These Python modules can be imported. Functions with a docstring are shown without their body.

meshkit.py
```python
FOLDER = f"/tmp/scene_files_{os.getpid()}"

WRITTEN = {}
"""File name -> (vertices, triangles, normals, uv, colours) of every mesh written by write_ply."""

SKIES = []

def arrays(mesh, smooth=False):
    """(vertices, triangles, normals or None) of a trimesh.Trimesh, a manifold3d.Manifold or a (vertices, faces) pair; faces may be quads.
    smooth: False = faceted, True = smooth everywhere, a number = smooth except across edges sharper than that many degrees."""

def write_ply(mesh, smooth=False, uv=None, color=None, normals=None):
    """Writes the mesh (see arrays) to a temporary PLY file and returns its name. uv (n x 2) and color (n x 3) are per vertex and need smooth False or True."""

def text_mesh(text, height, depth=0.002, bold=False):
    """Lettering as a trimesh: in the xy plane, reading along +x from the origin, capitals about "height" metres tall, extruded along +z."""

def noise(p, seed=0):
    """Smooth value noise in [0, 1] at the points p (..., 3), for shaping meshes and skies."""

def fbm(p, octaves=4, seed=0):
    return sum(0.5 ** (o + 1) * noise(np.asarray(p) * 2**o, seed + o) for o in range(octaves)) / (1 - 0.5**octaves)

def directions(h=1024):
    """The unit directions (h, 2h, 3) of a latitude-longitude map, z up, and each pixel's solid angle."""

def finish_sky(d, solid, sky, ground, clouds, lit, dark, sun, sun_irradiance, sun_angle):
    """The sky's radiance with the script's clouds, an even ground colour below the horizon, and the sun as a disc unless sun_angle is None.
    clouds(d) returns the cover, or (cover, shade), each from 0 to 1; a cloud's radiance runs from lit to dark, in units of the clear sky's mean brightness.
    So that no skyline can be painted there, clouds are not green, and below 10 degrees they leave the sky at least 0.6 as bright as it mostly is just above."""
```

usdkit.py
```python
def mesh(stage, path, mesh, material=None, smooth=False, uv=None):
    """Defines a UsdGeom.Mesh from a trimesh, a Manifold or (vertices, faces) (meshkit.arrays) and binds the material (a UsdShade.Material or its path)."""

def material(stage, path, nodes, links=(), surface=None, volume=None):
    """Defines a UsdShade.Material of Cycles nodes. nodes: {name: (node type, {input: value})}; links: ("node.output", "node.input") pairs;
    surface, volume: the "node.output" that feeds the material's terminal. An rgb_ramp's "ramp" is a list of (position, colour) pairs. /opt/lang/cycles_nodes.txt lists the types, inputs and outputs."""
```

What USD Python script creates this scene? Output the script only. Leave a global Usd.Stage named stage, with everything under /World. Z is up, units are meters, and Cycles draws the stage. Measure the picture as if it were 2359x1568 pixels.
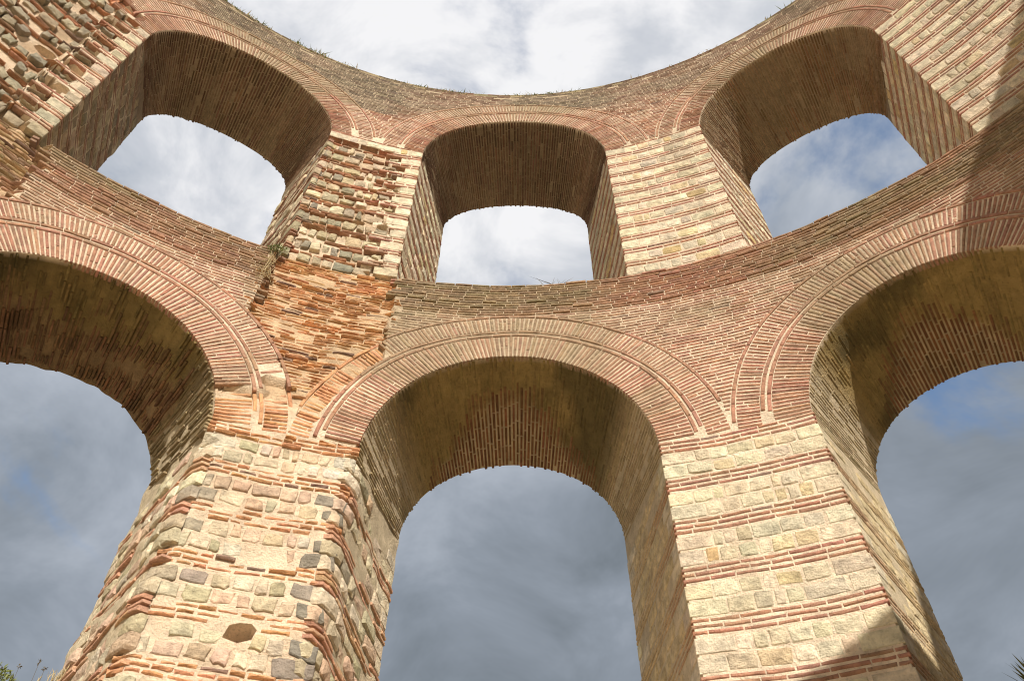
import math, numpy as np, trimesh, manifold3d as m3, usdkit, meshkit
from pxr import Usd, UsdGeom, UsdLux, UsdShade, Gf, Sdf, Vt

rng = np.random.default_rng(7)
stage = Usd.Stage.CreateInMemory()
UsdGeom.SetStageUpAxis(stage, 'Z'); UsdGeom.SetStageMetersPerUnit(stage, 1.0)
UsdGeom.Xform.Define(stage, '/World'); UsdGeom.Scope.Define(stage, '/World/Looks')

# ---------------------------------------------------------------- camera
CAM = np.array([0.196, 2.062, 1.6]); YAW, PITCH, ROLL = -0.0264, 0.9504, -0.0153
FPX = 2122.69                                   # focal length for a picture 2358 px wide
r0 = np.array([math.cos(YAW), -math.sin(YAW), 0]); f0 = np.array([math.sin(YAW), math.cos(YAW), 0]); zz = np.array([0, 0, 1.])
FWD = f0 * math.cos(PITCH) + zz * math.sin(PITCH); UP0 = -f0 * math.sin(PITCH) + zz * math.cos(PITCH)
RIGHT = r0 * math.cos(ROLL) - UP0 * math.sin(ROLL); UP = r0 * math.sin(ROLL) + UP0 * math.cos(ROLL)
camera = UsdGeom.Camera.Define(stage, '/World/camera')
camera.CreateHorizontalApertureAttr(36.0); camera.CreateFocalLengthAttr(36.0 * FPX / 2358)
camera.CreateClippingRangeAttr(Gf.Vec2f(0.1, 5000)); camera.CreateExposureAttr(0.78)
camera.AddTransformOp().Set(Gf.Matrix4d(*RIGHT, 0, *UP, 0, *(-FWD), 0, *CAM, 1))

# ---------------------------------------------------------------- sun and sky
SUN_AZ, SUN_EL = math.radians(12.0), math.radians(30.0)         # behind the camera, a little to the right
SUN = np.array([math.sin(SUN_AZ) * math.cos(SUN_EL), -math.cos(SUN_AZ) * math.cos(SUN_EL), math.sin(SUN_EL)])
sun = UsdLux.DistantLight.Define(stage, '/World/sun')
sun.CreateIntensityAttr(1.2); sun.CreateNormalizeAttr(True); sun.CreateAngleAttr(0.5); sun.CreateColorAttr(Gf.Vec3f(1.0, 0.935, 0.835))
zx = SUN; xx = np.cross([0, 0, 1], zx); xx /= np.linalg.norm(xx); yx = np.cross(zx, xx)
sun.AddTransformOp().Set(Gf.Matrix4d(*xx, 0, *yx, 0, *zx, 0, 0, 0, 0, 1))
sky = UsdLux.DomeLight.Define(stage, '/World/sky')
skymat = usdkit.material(stage, '/World/Looks/cloudy_sky', {
    'tc': ('texture_coordinate', {}), 'xyz': ('separate_xyz', {}),
    'sky': ('sky_texture', {'sky_type': 'single_scattering', 'sun_disc': False, 'sun_elevation': SUN_EL, 'sun_rotation': math.atan2(SUN[0], SUN[1]), 'altitude': 150.0}),
    'flat': ('mapping', {'mapping_type': 'point', 'scale': (1.0, 1.0, 1.5), 'location': (10.284, 3.86, 1.531)}),
    'n1': ('noise_texture', {'scale': 3.1, 'detail': 8.0, 'roughness': 0.55, 'distortion': 0.25}),
    'n2': ('noise_texture', {'scale': 1.6, 'detail': 5.0, 'roughness': 0.5, 'distortion': 0.4}),
    'shift': ('mapping', {'mapping_type': 'point', 'location': (13.0, 2.2, 7.2)}),
    'cover': ('map_range', {'range_type': 'smoothstep', 'from_min': 0.30, 'from_max': 0.43, 'to_min': 0.0, 'to_max': 1.0, 'clamp': True}),
    'el': ('map_range', {'from_min': 0.70, 'from_max': 0.97, 'to_min': -0.33, 'to_max': 0.14, 'clamp': True}),
    'shade': ('math', {'math_type': 'multiply_add', 'value2': 1.0}),
    'n3': ('noise_texture', {'scale': 5.5, 'detail': 8.0, 'roughness': 0.6, 'distortion': 0.5}),
    'shade2': ('math', {'math_type': 'multiply_add', 'value2': 0.70}),
    'ramp': ('rgb_ramp', {'ramp': [(0.0, (0.76, 0.90, 1.06)), (0.30, (1.1, 1.28, 1.48)), (0.5, (1.65, 1.88, 2.2)), (0.70, (2.5, 2.75, 3.15)), (0.88, (3.7, 3.85, 4.15)), (1.0, (5.3, 5.3, 5.4))]}),
    'skytint': ('mix', {'mix_type': 'multiply', 'fac': 1.0, 'color2': (1.2, 1.22, 1.2)}),
    'mix': ('mix', {'mix_type': 'mix'}),
    'bg': ('background_shader', {'strength': 0.1})},
    [('tc.generated', 'xyz.vector'), ('tc.generated', 'flat.vector'), ('flat.vector', 'n1.vector'), ('tc.generated', 'shift.vector'), ('shift.vector', 'n2.vector'),
     ('n1.fac', 'cover.value'), ('xyz.z', 'el.value'), ('n2.fac', 'shade.value1'), ('el.result', 'shade.value3'), ('flat.vector', 'n3.vector'), ('n3.fac', 'shade2.value1'), ('shade.value', 'shade2.value3'), ('shade2.value', 'ramp.fac'),
     ('sky.color', 'skytint.color1'), ('skytint.color', 'mix.color1'), ('ramp.color', 'mix.color2'), ('cover.result', 'mix.fac'), ('mix.color', 'bg.color')], surface='bg.background')
UsdShade.MaterialBindingAPI.Apply(sky.GetPrim()).Bind(skymat)

# ---------------------------------------------------------------- helpers
used = {}
def numbered(parent, name):
    n = used.get((parent, name), 0); used[(parent, name)] = n + 1
    return f'{parent}/{name}' if n == 0 else f'{parent}/{name}_{n:03d}'
def tag(prim, label=None, cat=None, group=None, kind=None):
    for k, v in (('label', label), ('category', cat), ('group', group), ('kind', kind)):
        if v: prim.SetCustomDataByKey(k, v)
    return prim
def thing(name, label, cat, group=None, loc=(0, 0, 0)):
    x = UsdGeom.Xform.Define(stage, numbered('/World', name)); x.AddTranslateOp().Set(Gf.Vec3d(*map(float, loc)))
    return tag(x.GetPrim(), label, cat, group)
COL = Sdf.ValueTypeNames.Color3fArray
def put(parent, name, v, f, mat, tint=None, normals=None, path=None):
    m = UsdGeom.Mesh.Define(stage, path or numbered(parent, name))
    m.CreatePointsAttr(Vt.Vec3fArray.FromNumpy(np.ascontiguousarray(v, np.float32)))
    m.CreateFaceVertexCountsAttr(Vt.IntArray.FromNumpy(np.full(len(f), 3, np.int32)))
    m.CreateFaceVertexIndicesAttr(Vt.IntArray.FromNumpy(np.ascontiguousarray(f, np.int32).ravel()))
    m.CreateSubdivisionSchemeAttr('none')
    if normals is not None:
        m.CreateNormalsAttr(Vt.Vec3fArray.FromNumpy(np.ascontiguousarray(normals, np.float32))); m.SetNormalsInterpolation('vertex')
    if tint is not None:
        UsdGeom.PrimvarsAPI(m).CreatePrimvar('tint', COL, 'vertex').Set(Vt.Vec3fArray.FromNumpy(np.ascontiguousarray(tint, np.float32)))
    UsdShade.MaterialBindingAPI.Apply(m.GetPrim()).Bind(mat)
    return m.GetPrim()
def srgb(r, g, b): return np.array([(c / 255 / 12.92) if c < 10 else ((c / 255 + .055) / 1.055) ** 2.4 for c in (r, g, b)])
def nz(p, scale, seed=0, oct=3):
    return meshkit.fbm(np.asarray(p) * scale + 31.7, oct, seed)

# ---------------------------------------------------------------- materials
def masonry(name, mottles, speck, bump_fine, bump_coarse, lo=.72, hi=1.22, spk=.62, coarse=24.0, dist=.022):
    return usdkit.material(stage, '/World/Looks/' + name, {
        'g': ('geometry', {}), 'a': ('attribute', {'attribute': 'tint'}),
        'n1': ('noise_texture', {'scale': mottles, 'detail': 5.0, 'roughness': 0.6}),
        'r1': ('map_range', {'from_min': 0.3, 'from_max': 0.7, 'to_min': lo, 'to_max': hi, 'clamp': True}),
        'n2': ('noise_texture', {'scale': speck, 'detail': 3.0, 'roughness': 0.65}),
        'r2': ('map_range', {'from_min': 0.32, 'from_max': 0.46, 'to_min': spk, 'to_max': 1.0, 'clamp': True}),
        'm1': ('vector_math', {'math_type': 'scale'}), 'm2': ('vector_math', {'math_type': 'scale'}),
        'nb': ('noise_texture', {'scale': bump_fine, 'detail': 6.0, 'roughness': 0.7}),
        'nc': ('noise_texture', {'scale': coarse, 'detail': 4.0, 'roughness': 0.65}),
        'h': ('math', {'math_type': 'multiply_add', 'value2': bump_coarse}),
        'b': ('bump', {'strength': 1.0, 'distance': dist}),
        'p': ('principled_bsdf', {'roughness': 0.95, 'specular_ior_level': 0.15, 'diffuse_roughness': 0.4})},
        [('g.position', 'n1.vector'), ('g.position', 'n2.vector'), ('g.position', 'nb.vector'), ('g.position', 'nc.vector'), ('n1.fac', 'r1.value'), ('n2.fac', 'r2.value'),
         ('a.vector', 'm1.vector1'), ('r1.result', 'm1.scale'), ('m1.vector', 'm2.vector1'), ('r2.result', 'm2.scale'), ('m2.vector', 'p.base_color'),
         ('nc.fac', 'h.value1'), ('nb.fac', 'h.value3'), ('h.value', 'b.height'), ('b.normal', 'p.normal')], surface='p.BSDF')
BRICK = masonry('brick', 11.0, 38.0, 60.0, 0.9, .68, 1.28, .66, 22.0, .022)
STONE = masonry('stone', 9.0, 30.0, 40.0, 1.3, .62, 1.28, .8, 15.0, .03)
MORTAR = masonry('mortar', 7.0, 34.0, 60.0, 1.3, .8, 1.2, .76, 26.0, .03)
def plain(name, lo, hi, scale, trans=None):
    n = {'g': ('geometry', {}), 'n1': ('noise_texture', {'scale': scale, 'detail': 4.0}), 'r': ('rgb_ramp', {'ramp': [(0.3, lo), (0.7, hi)]}),
         'p': ('principled_bsdf', {'roughness': 0.8, 'specular_ior_level': 0.25})}
    l = [('g.position', 'n1.vector'), ('n1.fac', 'r.fac'), ('r.color', 'p.base_color')]
    if trans is None: return usdkit.material(stage, '/World/Looks/' + name, n, l, surface='p.BSDF')
    n['t'] = ('translucent_bsdf', {}); n['mx'] = ('mix_closure', {'fac': trans})
    return usdkit.material(stage, '/World/Looks/' + name, n, l + [('r.color', 't.color'), ('p.BSDF', 'mx.closure1'), ('t.BSDF', 'mx.closure2')], surface='mx.closure')
LEAF = plain('green_leaf', (.08, .11, .03), (.19, .21, .075), 9.0, .3)
DRY = plain('dry_grass', (.32, .25, .13), (.5, .42, .26), 11.0, .25)
STEM = plain('brown_stem', (.06, .05, .03), (.12, .09, .05), 11.0)
SPIKE = plain('spiky_leaf', (.07, .08, .02), (.16, .14, .04), 6.0, .2)

# ---------------------------------------------------------------- dimensions of the apse (measured by fitting the photograph)
R, T, ZTOP, ZSILL, ZP1, ZP2 = 9.0, 1.689, 20.03, 12.632, 8.97, 16.86
PHI = {-1: -.5483 + .004, 0: 0.0, 1: .5446 - .004, -2: -1.09, 2: 1.09}
PHI[-1] = -.5445; PHI[1] = .5425
W = {}
for k in PHI:
    W[1, k] = dict(a=1.653, z=8.949, h=2.028, b=1.376, zb=9.323, hb=1.429, bot=5.6)
    W[2, k] = dict(a=1.635, z=16.70, h=1.925, b=1.376, zb=17.243, hb=1.087, bot=ZSILL)
W[1, -1].update(a=1.66, z=8.965, h=1.864); W[1, 1].update(a=1.58, z=9.008, h=1.858, b=1.361, zb=9.256)
W[2, -1].update(a=1.647, z=16.661, h=1.796, b=1.360, zb=17.275, hb=1.051); W[2, 1].update(a=1.581, z=16.62, h=1.924, b=1.293, zb=17.116, hb=1.03)
REC = 0.006                                       # depth of the mortar joints behind the faces of the stones
def to_world(k, x, y, z):
    c, s = math.cos(PHI[k]), math.sin(PHI[k])
    return np.stack(np.broadcast_arrays(x * c + y * s, -x * s + y * c, z), -1)
def soffit(lv, k, th, t, d):                      # th 0..pi from the left springing over the crown to the right, t depth 0..1, d distance into the opening
    w = W[lv, k]
    xa, za = -w['a'] * np.cos(th), w['z'] + w['h'] * np.sin(th); xb, zb = -w['b'] * np.cos(th), w['zb'] + w['hb'] * np.sin(th)
    nx, nzv = np.cos(th) / w['a'], -np.sin(th) / w['h']; L = np.hypot(nx, nzv)
    x, z = xa + (xb - xa) * t + nx / L * d, za + (zb - za) * t + nzv / L * d
    y = np.sqrt(R * R - xa * xa) * (1 - t) + np.sqrt((R + T) ** 2 - xb * xb) * t
    return to_world(k, x, y, z)
def jamb(lv, k, side, z, t, d):
    w = W[lv, k]
    x = side * (w['a'] + (w['b'] - w['a']) * t - d)
    y = np.sqrt(R * R - w['a'] ** 2) * (1 - t) + np.sqrt((R + T) ** 2 - w['b'] ** 2) * t
    return to_world(k, x, y, z)
def face(s, z, d):                                # unrolled inner face: s metres along the curve, d towards the axis
    z = z + .008 * np.sin(1.3 * s + 2.1 * z) + .006 * np.sin(3.1 * s - 1.7 * z + 1) + .004 * np.sin(7.3 * s + 5 * z)
    return np.stack([(R - d) * np.sin(s / R), (R - d) * np.cos(s / R), z + 0 * s], -1)
RAGGED = {(1, 0, -1): .055, (1, -1, 1): .05, (2, -1, 1): .045, (2, 0, -1): .05, (2, -1, -1): .02}
def wear(lv, k, side, u, z):
    """how far a weathered jamb has worn back at depth u (metres) and height z"""
    a = RAGGED.get((lv, k, side), 0.0)
    u, z = np.asarray(u, float), np.asarray(z, float)
    if not a: return 0.0 * (u + z)
    if (lv, k, side) == (2, 0, -1): a = a * (z < 13.5)
    p = np.stack(np.broadcast_arrays(u, z * 1.6, 0 * u + lv * 3 + k + side), -1)
    lim = sm(u, 1.58, 1.42) if lv == 1 and k == 0 else 1.0
    return a * (1.9 * (nz(p, 1.5, 83, 3) - .36)) * lim + a * 1.1 * np.exp(-(u / .09) ** 2) * (lv == 1)
def edge(lv, k, side):                            # unrolled position of a jamb's front edge
    return R * (PHI[k] + side * math.asin(W[lv, k]['a'] / R))

# ---------------------------------------------------------------- state of the fabric: old raw core or restored facing; weathering
def sm(x, a, b):
    t = np.clip((x - a) / (b - a), 0, 1); return t * t * (3 - 2 * t)
def old(s, z):
    """1 where the photograph shows the old, eroded fabric, 0 on the restored facing"""
    phi = np.asarray(s) / R; z = np.asarray(z); wob = (nz(np.stack([s * 1.0, z, 0 * z + 3.], -1), 1.3, 5) - .5)
    o = ((phi > -.395 + .03 * wob) & (phi < np.where(z > 9.6, -.178, -.172)) & (z < ZSILL + .05) & (phi > -.5 + .13 * sm(z, 9.2, 10.4) + .02 * wob))
    o |= (phi > -.40) & (phi < -.172) & (z < 9.2)
    o |= (phi > -.39) & (phi < -.222 + .018 * np.sign(np.sin(z * 17.3))) & (z > ZSILL) & (z < 16.62)
    o |= (phi < -.772 + .02 * np.sign(np.sin(z * 17.3)) + .03 * wob) & (z > ZSILL) & (z < 17.4)
    o |= (phi < -.705 + .06 * wob) & (z <= ZSILL + .1)
    for k in (0, -1):                               # the rebuilt rings of the arches stay whole
        w = W[1, k]; aa = R * math.asin(w['a'] / R); up = np.asarray(z) - w['z']; x = np.asarray(s) - R * PHI[k]
        inner = np.hypot(x / (aa + .55), up / (w['h'] + .58)) < 1; outer = np.hypot(x / (aa + .82), up / (w['h'] + .92)) < 1
        o &= ~(inner & (z > (9.15 if k == 0 else 9.72)) | outer & (k == -1) & (z > 10.02))
    return o.astype(float) if np.ndim(o) else float(o)
def old_inner_ring(s, z): return (np.asarray(s) / R < -.2) & (np.asarray(z) < 9.55)
def erosion(s, z):
    """how far the surface has weathered back, in metres"""
    s, z = np.asarray(s, float), np.asarray(z, float); phi = s / R
    p = np.stack([s, z, 0 * z], -1); o = old(s, z)
    e = o * (.045 + .07 * (nz(p, 1.1, 11) - .5) + .02 * (nz(p * [1, 2.2, 1], 3.0, 12) - .5))
    e = e + o * ((z > ZSILL - 3) & (z < ZSILL + 1)) * .03
    far = ((phi < -.66) * o)
    e = e + far * (.03 + .2 * np.clip(nz(p, .9, 13) - .45, 0, 1))
    for k, sd in ((-1, 1), (0, -1)):                # rounded corners of the eroded lower pier
        q = np.abs(s - edge(1, k, sd)); e = e + (z < 8.9) * .05 * np.exp(-(q / .09) ** 2) * (1 + (k == -1))
    return np.maximum(e, -.02)
HOLES = [(-2.32, 6.63, .13, .42), (-2.36, 14.05, .1, .2), (-2.0, 14.0, .09, .2), (-2.35, 9.55, .06, .15), (-6.85, 13.9, .14, .15), (-7.3, 14.6, .16, .18), (-3.05, 13.25, .1, .1)]
PINK, ORANGE, OLIVE, GREY = np.array([.385, .205, .136]), np.array([.54, .285, .15]), np.array([.27, .205, .125]), np.array([.19, .155, .115])
CREAM, JOINT, JOINT_OLD = np.array([.61, .52, .375]), np.array([.71, .58, .43]), np.array([.67, .53, .385])
def patina(s, z):
    """amount of grey-brown weathering on the inner face: the wall tops, the sill courses and patches of the arch rings"""
    s, z = np.asarray(s, float), np.asarray(z, float); p = np.stack([s, z * 1.4, 0 * z + 9], -1)
    n = nz(p, .55, 21, 4); m = nz(p * [1, 2.5, 1], 2.4, 22, 3)
    band = np.exp(-((z - 12.35) / .55) ** 2) * (.35 + .75 * sm(n, .36, .56)) * (1 - .85 * np.exp(-((s / R - .26) / .13) ** 2)) * (1 - old(s, z)) * 1.1
    top = sm(z, 18.1, 19.2) * (.55 + .5 * sm(n, .35, .6))
    rings = .85 * sm(n, .47, .60) * ((z > 10.3) & (z < 12.2) | (z > 18.2))
    spots = .5 * sm(m, .58, .72); runs = .55 * sm(nz(np.stack([s * 4.5, z * .45, 0 * z + 2], -1), 1.0, 23, 3), .56, .72)
    return np.clip(np.maximum.reduce([band, top, rings, spots * .6, runs]) + .35 * (m - .5), 0, .93) * (1 - .75 * old(s, z) * (z < ZSILL))
def pick(cols, w): return np.array(cols[rng.choice(len(cols), p=np.array(w) / sum(w))])
RESTORED_STONES = ([(.61, .52, .37), (.58, .47, .29), (.54, .40, .21), (.53, .46, .34), (.66, .57, .41), (.56, .47, .33)], [5, 3, 1.0, 4, 3, 3])
OLD_STONES = ([(.43, .36, .24), (.50, .36, .25), (.52, .44, .31), (.62, .53, .39), (.37, .32, .24), (.54, .40, .285), (.45, .39, .25)], [3, 4, 4, 3, .7, 3, 3])
UPPER_OLD = ([(.37, .31, .21), (.45, .37, .25), (.58, .49, .34), (.30, .26, .19), (.52, .42, .27)], [3, 4, 3, 3, 2])

# ---------------------------------------------------------------- pieces: bricks, tiles and stones
class Batch:
    """pieces of one name in one part; every piece is a ring of n points, chamfered, with a slightly bulging face"""
    def __init__(self, part, name, mat, cap=300, minpx=3.5):
        self.part, self.name, self.mat, self.cap, self.minpx = part, name, mat, cap, minpx
        self.v, self.f, self.c = [], [], []
    def add(self, uv, mapper, proud, depth, chamfer, bulge, tint, tilt=0.0):
        """uv: n x 2 outline (counter-clockwise seen from outside)"""
        n = len(uv); ctr = uv.mean(0)
        dirv = ctr - uv; dl = np.linalg.norm(dirv, axis=1, keepdims=True)
        ext = np.ptp(uv, axis=0); ch = min(chamfer, .3 * ext.min())
        inset = uv + np.sign(dirv) * np.minimum(np.abs(dirv) * .5, ch)
        tl = tilt * (uv[:, 1] - ctr[1]) / max(ext[1], 1e-6)
        d_sh = proud - ch + tl + rng.uniform(-.003, .002, n) * (1 if bulge else .6); d_top = proud + tl + (rng.uniform(-1, 1, n) * bulge * .45)
        U = np.concatenate([uv[:, 0], uv[:, 0], inset[:, 0], ctr[:1]]); V = np.concatenate([uv[:, 1], uv[:, 1], inset[:, 1], ctr[1:]])
        D = np.concatenate([np.full(n, -depth), d_sh, d_top, [proud + bulge]])
        self.v.append(mapper(U, V, D)); self.f.append(RINGF[n]); self.c.append(np.clip(tint, .01, .9))
    def flush(self):
        if not self.v: return
        size = []
        for v in self.v:
            px, dep = project(v)
            e = np.ptp(px, axis=0); lo, hi = px.min(0), px.max(0)
            inside = dep > 0 and hi[0] > -40 and lo[0] < 3048 and hi[1] > -40 and lo[1] < 2040
            a = polyarea(px[-1 - (len(px) - 1) // 3:-1])
            L = max(e.max(), 1); size.append((a if inside and a / L >= self.minpx * .55 else -1.0))
        order = np.argsort(-np.array(size)); single = [i for i in order[:self.cap] if size[i] > 0]; rest = [i for i in order if i not in set(single)]
        path = str(self.part.GetPath())
        for i in sorted(single):
            put(path, self.name, self.v[i], self.f[i], self.mat, np.tile(self.c[i], (len(self.v[i]), 1)))
        if rest:
            off = np.cumsum([0] + [len(self.v[i]) for i in rest])
            tag(put(path, REST.get(self.name, self.name + '_courses'), np.concatenate([self.v[i] for i in rest]), np.concatenate([self.f[i] + o for i, o in zip(rest, off)]), self.mat,
                np.concatenate([np.tile(self.c[i], (len(self.v[i]), 1)) for i in rest])), kind='stuff')
REST = {'brick': 'brickwork', 'stone': 'stonework', 'voussoir': 'far_voussoirs', 'soffit_brick': 'vault_brickwork', 'jamb_brick': 'jamb_brickwork', 'jamb_stone': 'jamb_stonework', 'band_tile': 'far_tiles', 'quoin': 'far_quoins'}
RINGF = {}
for n in (4, 6, 8, 10):
    i = np.arange(n); j = (i + 1) % n
    RINGF[n] = np.concatenate([np.stack([i, j, n + j], 1), np.stack([i, n + j, n + i], 1), np.stack([n + i, n + j, 2 * n + j], 1), np.stack([n + i, 2 * n + j, 2 * n + i], 1), np.stack([2 * n + i, 2 * n + j, 0 * i + 3 * n], 1)])
def polyarea(p): return .5 * abs(np.dot(p[:, 0], np.roll(p[:, 1], 1)) - np.dot(p[:, 1], np.roll(p[:, 0], 1)))
def project(v):
    q = v - CAM; d = q @ FWD
    return np.stack([1504 + 3008 / 2358 * FPX * (q @ RIGHT) / d, 1000 - 3008 / 2358 * FPX * (q @ UP) / d], 1), d.min()
def rect(u0, u1, v0, v1, jit, n=8):
    um, vm = (u0 + u1) / 2, (v0 + v1) / 2; lu, lv = u1 - u0, v1 - v0
    if n == 4: p = np.array([(u0, v0), (u1, v0), (u1, v1), (u0, v1)])
    elif n == 6: p = np.array([(u0, v0), (u0 + lu * rng.uniform(.3, .7), v0), (u1, v0), (u1, v1), (u0 + lu * rng.uniform(.3, .7), v1), (u0, v1)])
    elif n == 8: p = np.array([(u0, v0), (u0 + lu * rng.uniform(.2, .45), v0), (u0 + lu * rng.uniform(.55, .8), v0), (u1, v0), (u1, v1), (u0 + lu * rng.uniform(.55, .8), v1), (u0 + lu * rng.uniform(.2, .45), v1), (u0, v1)])
    else:
        c = rng.uniform(.0, .24, 8) ** 1.3 * 1.4
        p = np.array([(u0 + lu * c[0], v0), (um, v0), (u1 - lu * c[1], v0), (u1, v0 + lv * c[2]), (u1, v1 - lv * c[3]), (u1 - lu * c[4], v1), (um, v1), (u0 + lu * c[5], v1), (u0, v1 - lv * c[6]), (u0, v0 + lv * c[7])])
    return p + rng.uniform(-1, 1, p.shape) * jit
def vary(c, a=.1, hue=.05): return np.asarray(c) * (1 + rng.uniform(-a, a)) * (1 + rng.uniform(-hue, hue, 3))

def course(s0, s1, L, spread, joint):
    """breaks the run s0..s1 into pieces"""
    out, s = [], s0; s1 = float(s1)
    first = True
    while s1 - s > .05:
        l = L * (1 + rng.uniform(-spread, spread)) * (rng.uniform(.4, 1) if first else 1); first = False
        e = s + l
        if s1 - e < .35 * L: e = s1
        out.append((s, min(e, s1) - (joint if e < s1 else 0))); s = e
    return out

def in_hole(s0, s1, z0, z1):
    return any(s0 - r < ps < s1 + r and abs((z0 + z1) / 2 - pz) < r * 1.05 for ps, pz, r, d in HOLES)
def face_brick(B, s0, s1, z0, z1, ring=False):
    s, z = (s0 + s1) / 2, (z0 + z1) / 2
    if in_hole(s0 + .02, s1 - .02, z0, z1): return
    o = old(s, z); E = float(erosion(s, z)); pa = float(patina(s, z))
    if o and rng.random() < .06 + .12 * (z > 9.4) * (z < ZSILL) * (nz(np.array([[s, z * 1.5, 4.]]), 1.4, 44)[0] > .56): return
    if o and 9.2 < z < ZSILL: z1 = z1 - rng.uniform(.002, .012)
    base = ORANGE if o else PINK
    up = z > ZSILL and o
    c = vary(base, .14 if o else .09, .07)
    if up and s / R < -.7 and rng.random() < .22: return
    if o and 9.4 < z < ZSILL: c = vary(np.array([.58, .32, .165]), .16, .07) if s / R > -.6 else vary(np.array([.42, .29, .18]), .25, .08)
    if up: c = vary(np.array([.37, .185, .105]), .18, .06)
    c = c * (.84 + .32 * float(nz(np.array([[s, z, 6.]]), .45, 45)[0]))
    if z > 18 and not o: c = c * .85
    if rng.random() < (.05 if o else .02): c = vary(np.array([.26, .17, .13]), .2, .03)
    c = c * (1 - pa) + vary(OLIVE if z < 14 else GREY, .18) * pa
    if o: proud = rng.uniform(-.004, .016) + (rng.random() < .2) * rng.uniform(.0, .03); jit = .006
    else: proud = rng.uniform(.0, .006); jit = .003
    if not o and ZSILL - .75 < z < ZSILL + .05: proud += .008 + (rng.random() < .2) * .012      # weathered courses under the sill stand out more
    if z > ZTOP - .25 and rng.random() < .25: return
    mp = (lambda u, v, d: face(u, v, d - erosion(u, v))) if o else (lambda u, v, d: face(u, v, d - E * (E > .05)))
    B.add(rect(s0, s1, z0, z1, jit, 8), mp, proud, .09, .007 if not o else .011, .003 if not o else .008, c, tilt=rng.uniform(-.003, .003))
def face_stone(B, s0, s1, z0, z1, quoin=False, tint=None):
    s, z = (s0 + s1) / 2, (z0 + z1) / 2
    if in_hole(s0 + .03, s1 - .03, z0, z1): return
    o = old(s, z) and not quoin; E = float(erosion(s, z)) if not quoin else 0.0
    upper = z > ZSILL
    if o:
        if rng.random() < ((.08 if s / R < -.7 else .06) if upper else .03): return
        c = vary(pick(*(UPPER_OLD if upper else OLD_STONES)), .12, .05); proud = rng.uniform(.004, .018) + upper * rng.uniform(-.012, .02) + (s / R < -.7) * rng.uniform(-.03, .06); bulge = .003 + upper * .01; jit = .014 + .012 * (s / R < -.7)
        mp = lambda u, v, d: face(u, v, d - erosion(u, v))
    elif quoin:
        c = vary(CREAM * (.82 if s / R < -.6 else 1), .09 + .08 * (s / R < -.6), .04); proud = rng.uniform(.0, .004); bulge = .001; jit = .002; mp = face
    else:
        c = vary(pick(*RESTORED_STONES), .1, .04); proud = rng.uniform(-.002, .008); bulge = rng.uniform(.002, .012); jit = .007; mp = face
    if tint is not None: c = vary(np.array(tint), .2, .03)
    if o and upper and s / R < -.7: c = c * .45 + np.array([.33, .29, .22]) * .45
    pa = float(patina(s, z)) * .55; c = c * (1 - pa) + OLIVE * pa
    out = rect(s0, s1, z0, z1, jit, 8 if quoin else 10)
    if o:
        wild = upper and s / R < -.7
        a = rng.normal() * (.16 if wild else .05); q = out - out.mean(0); sc_ = rng.uniform(.75, 1.1) if wild else rng.uniform(.86, 1.04)
        out = out.mean(0) + np.stack([q[:, 0] * math.cos(a) - q[:, 1] * math.sin(a), q[:, 0] * math.sin(a) + q[:, 1] * math.cos(a)], 1) * sc_ + [0, rng.normal() * (.025 if wild else .006)]
    B.add(out, mp, proud, .1, .006 if quoin else .009, bulge, c, tilt=0 if quoin else rng.uniform(-.008, .008) * (4 if o and upper else 1))
def wrap(v): return v

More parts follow.
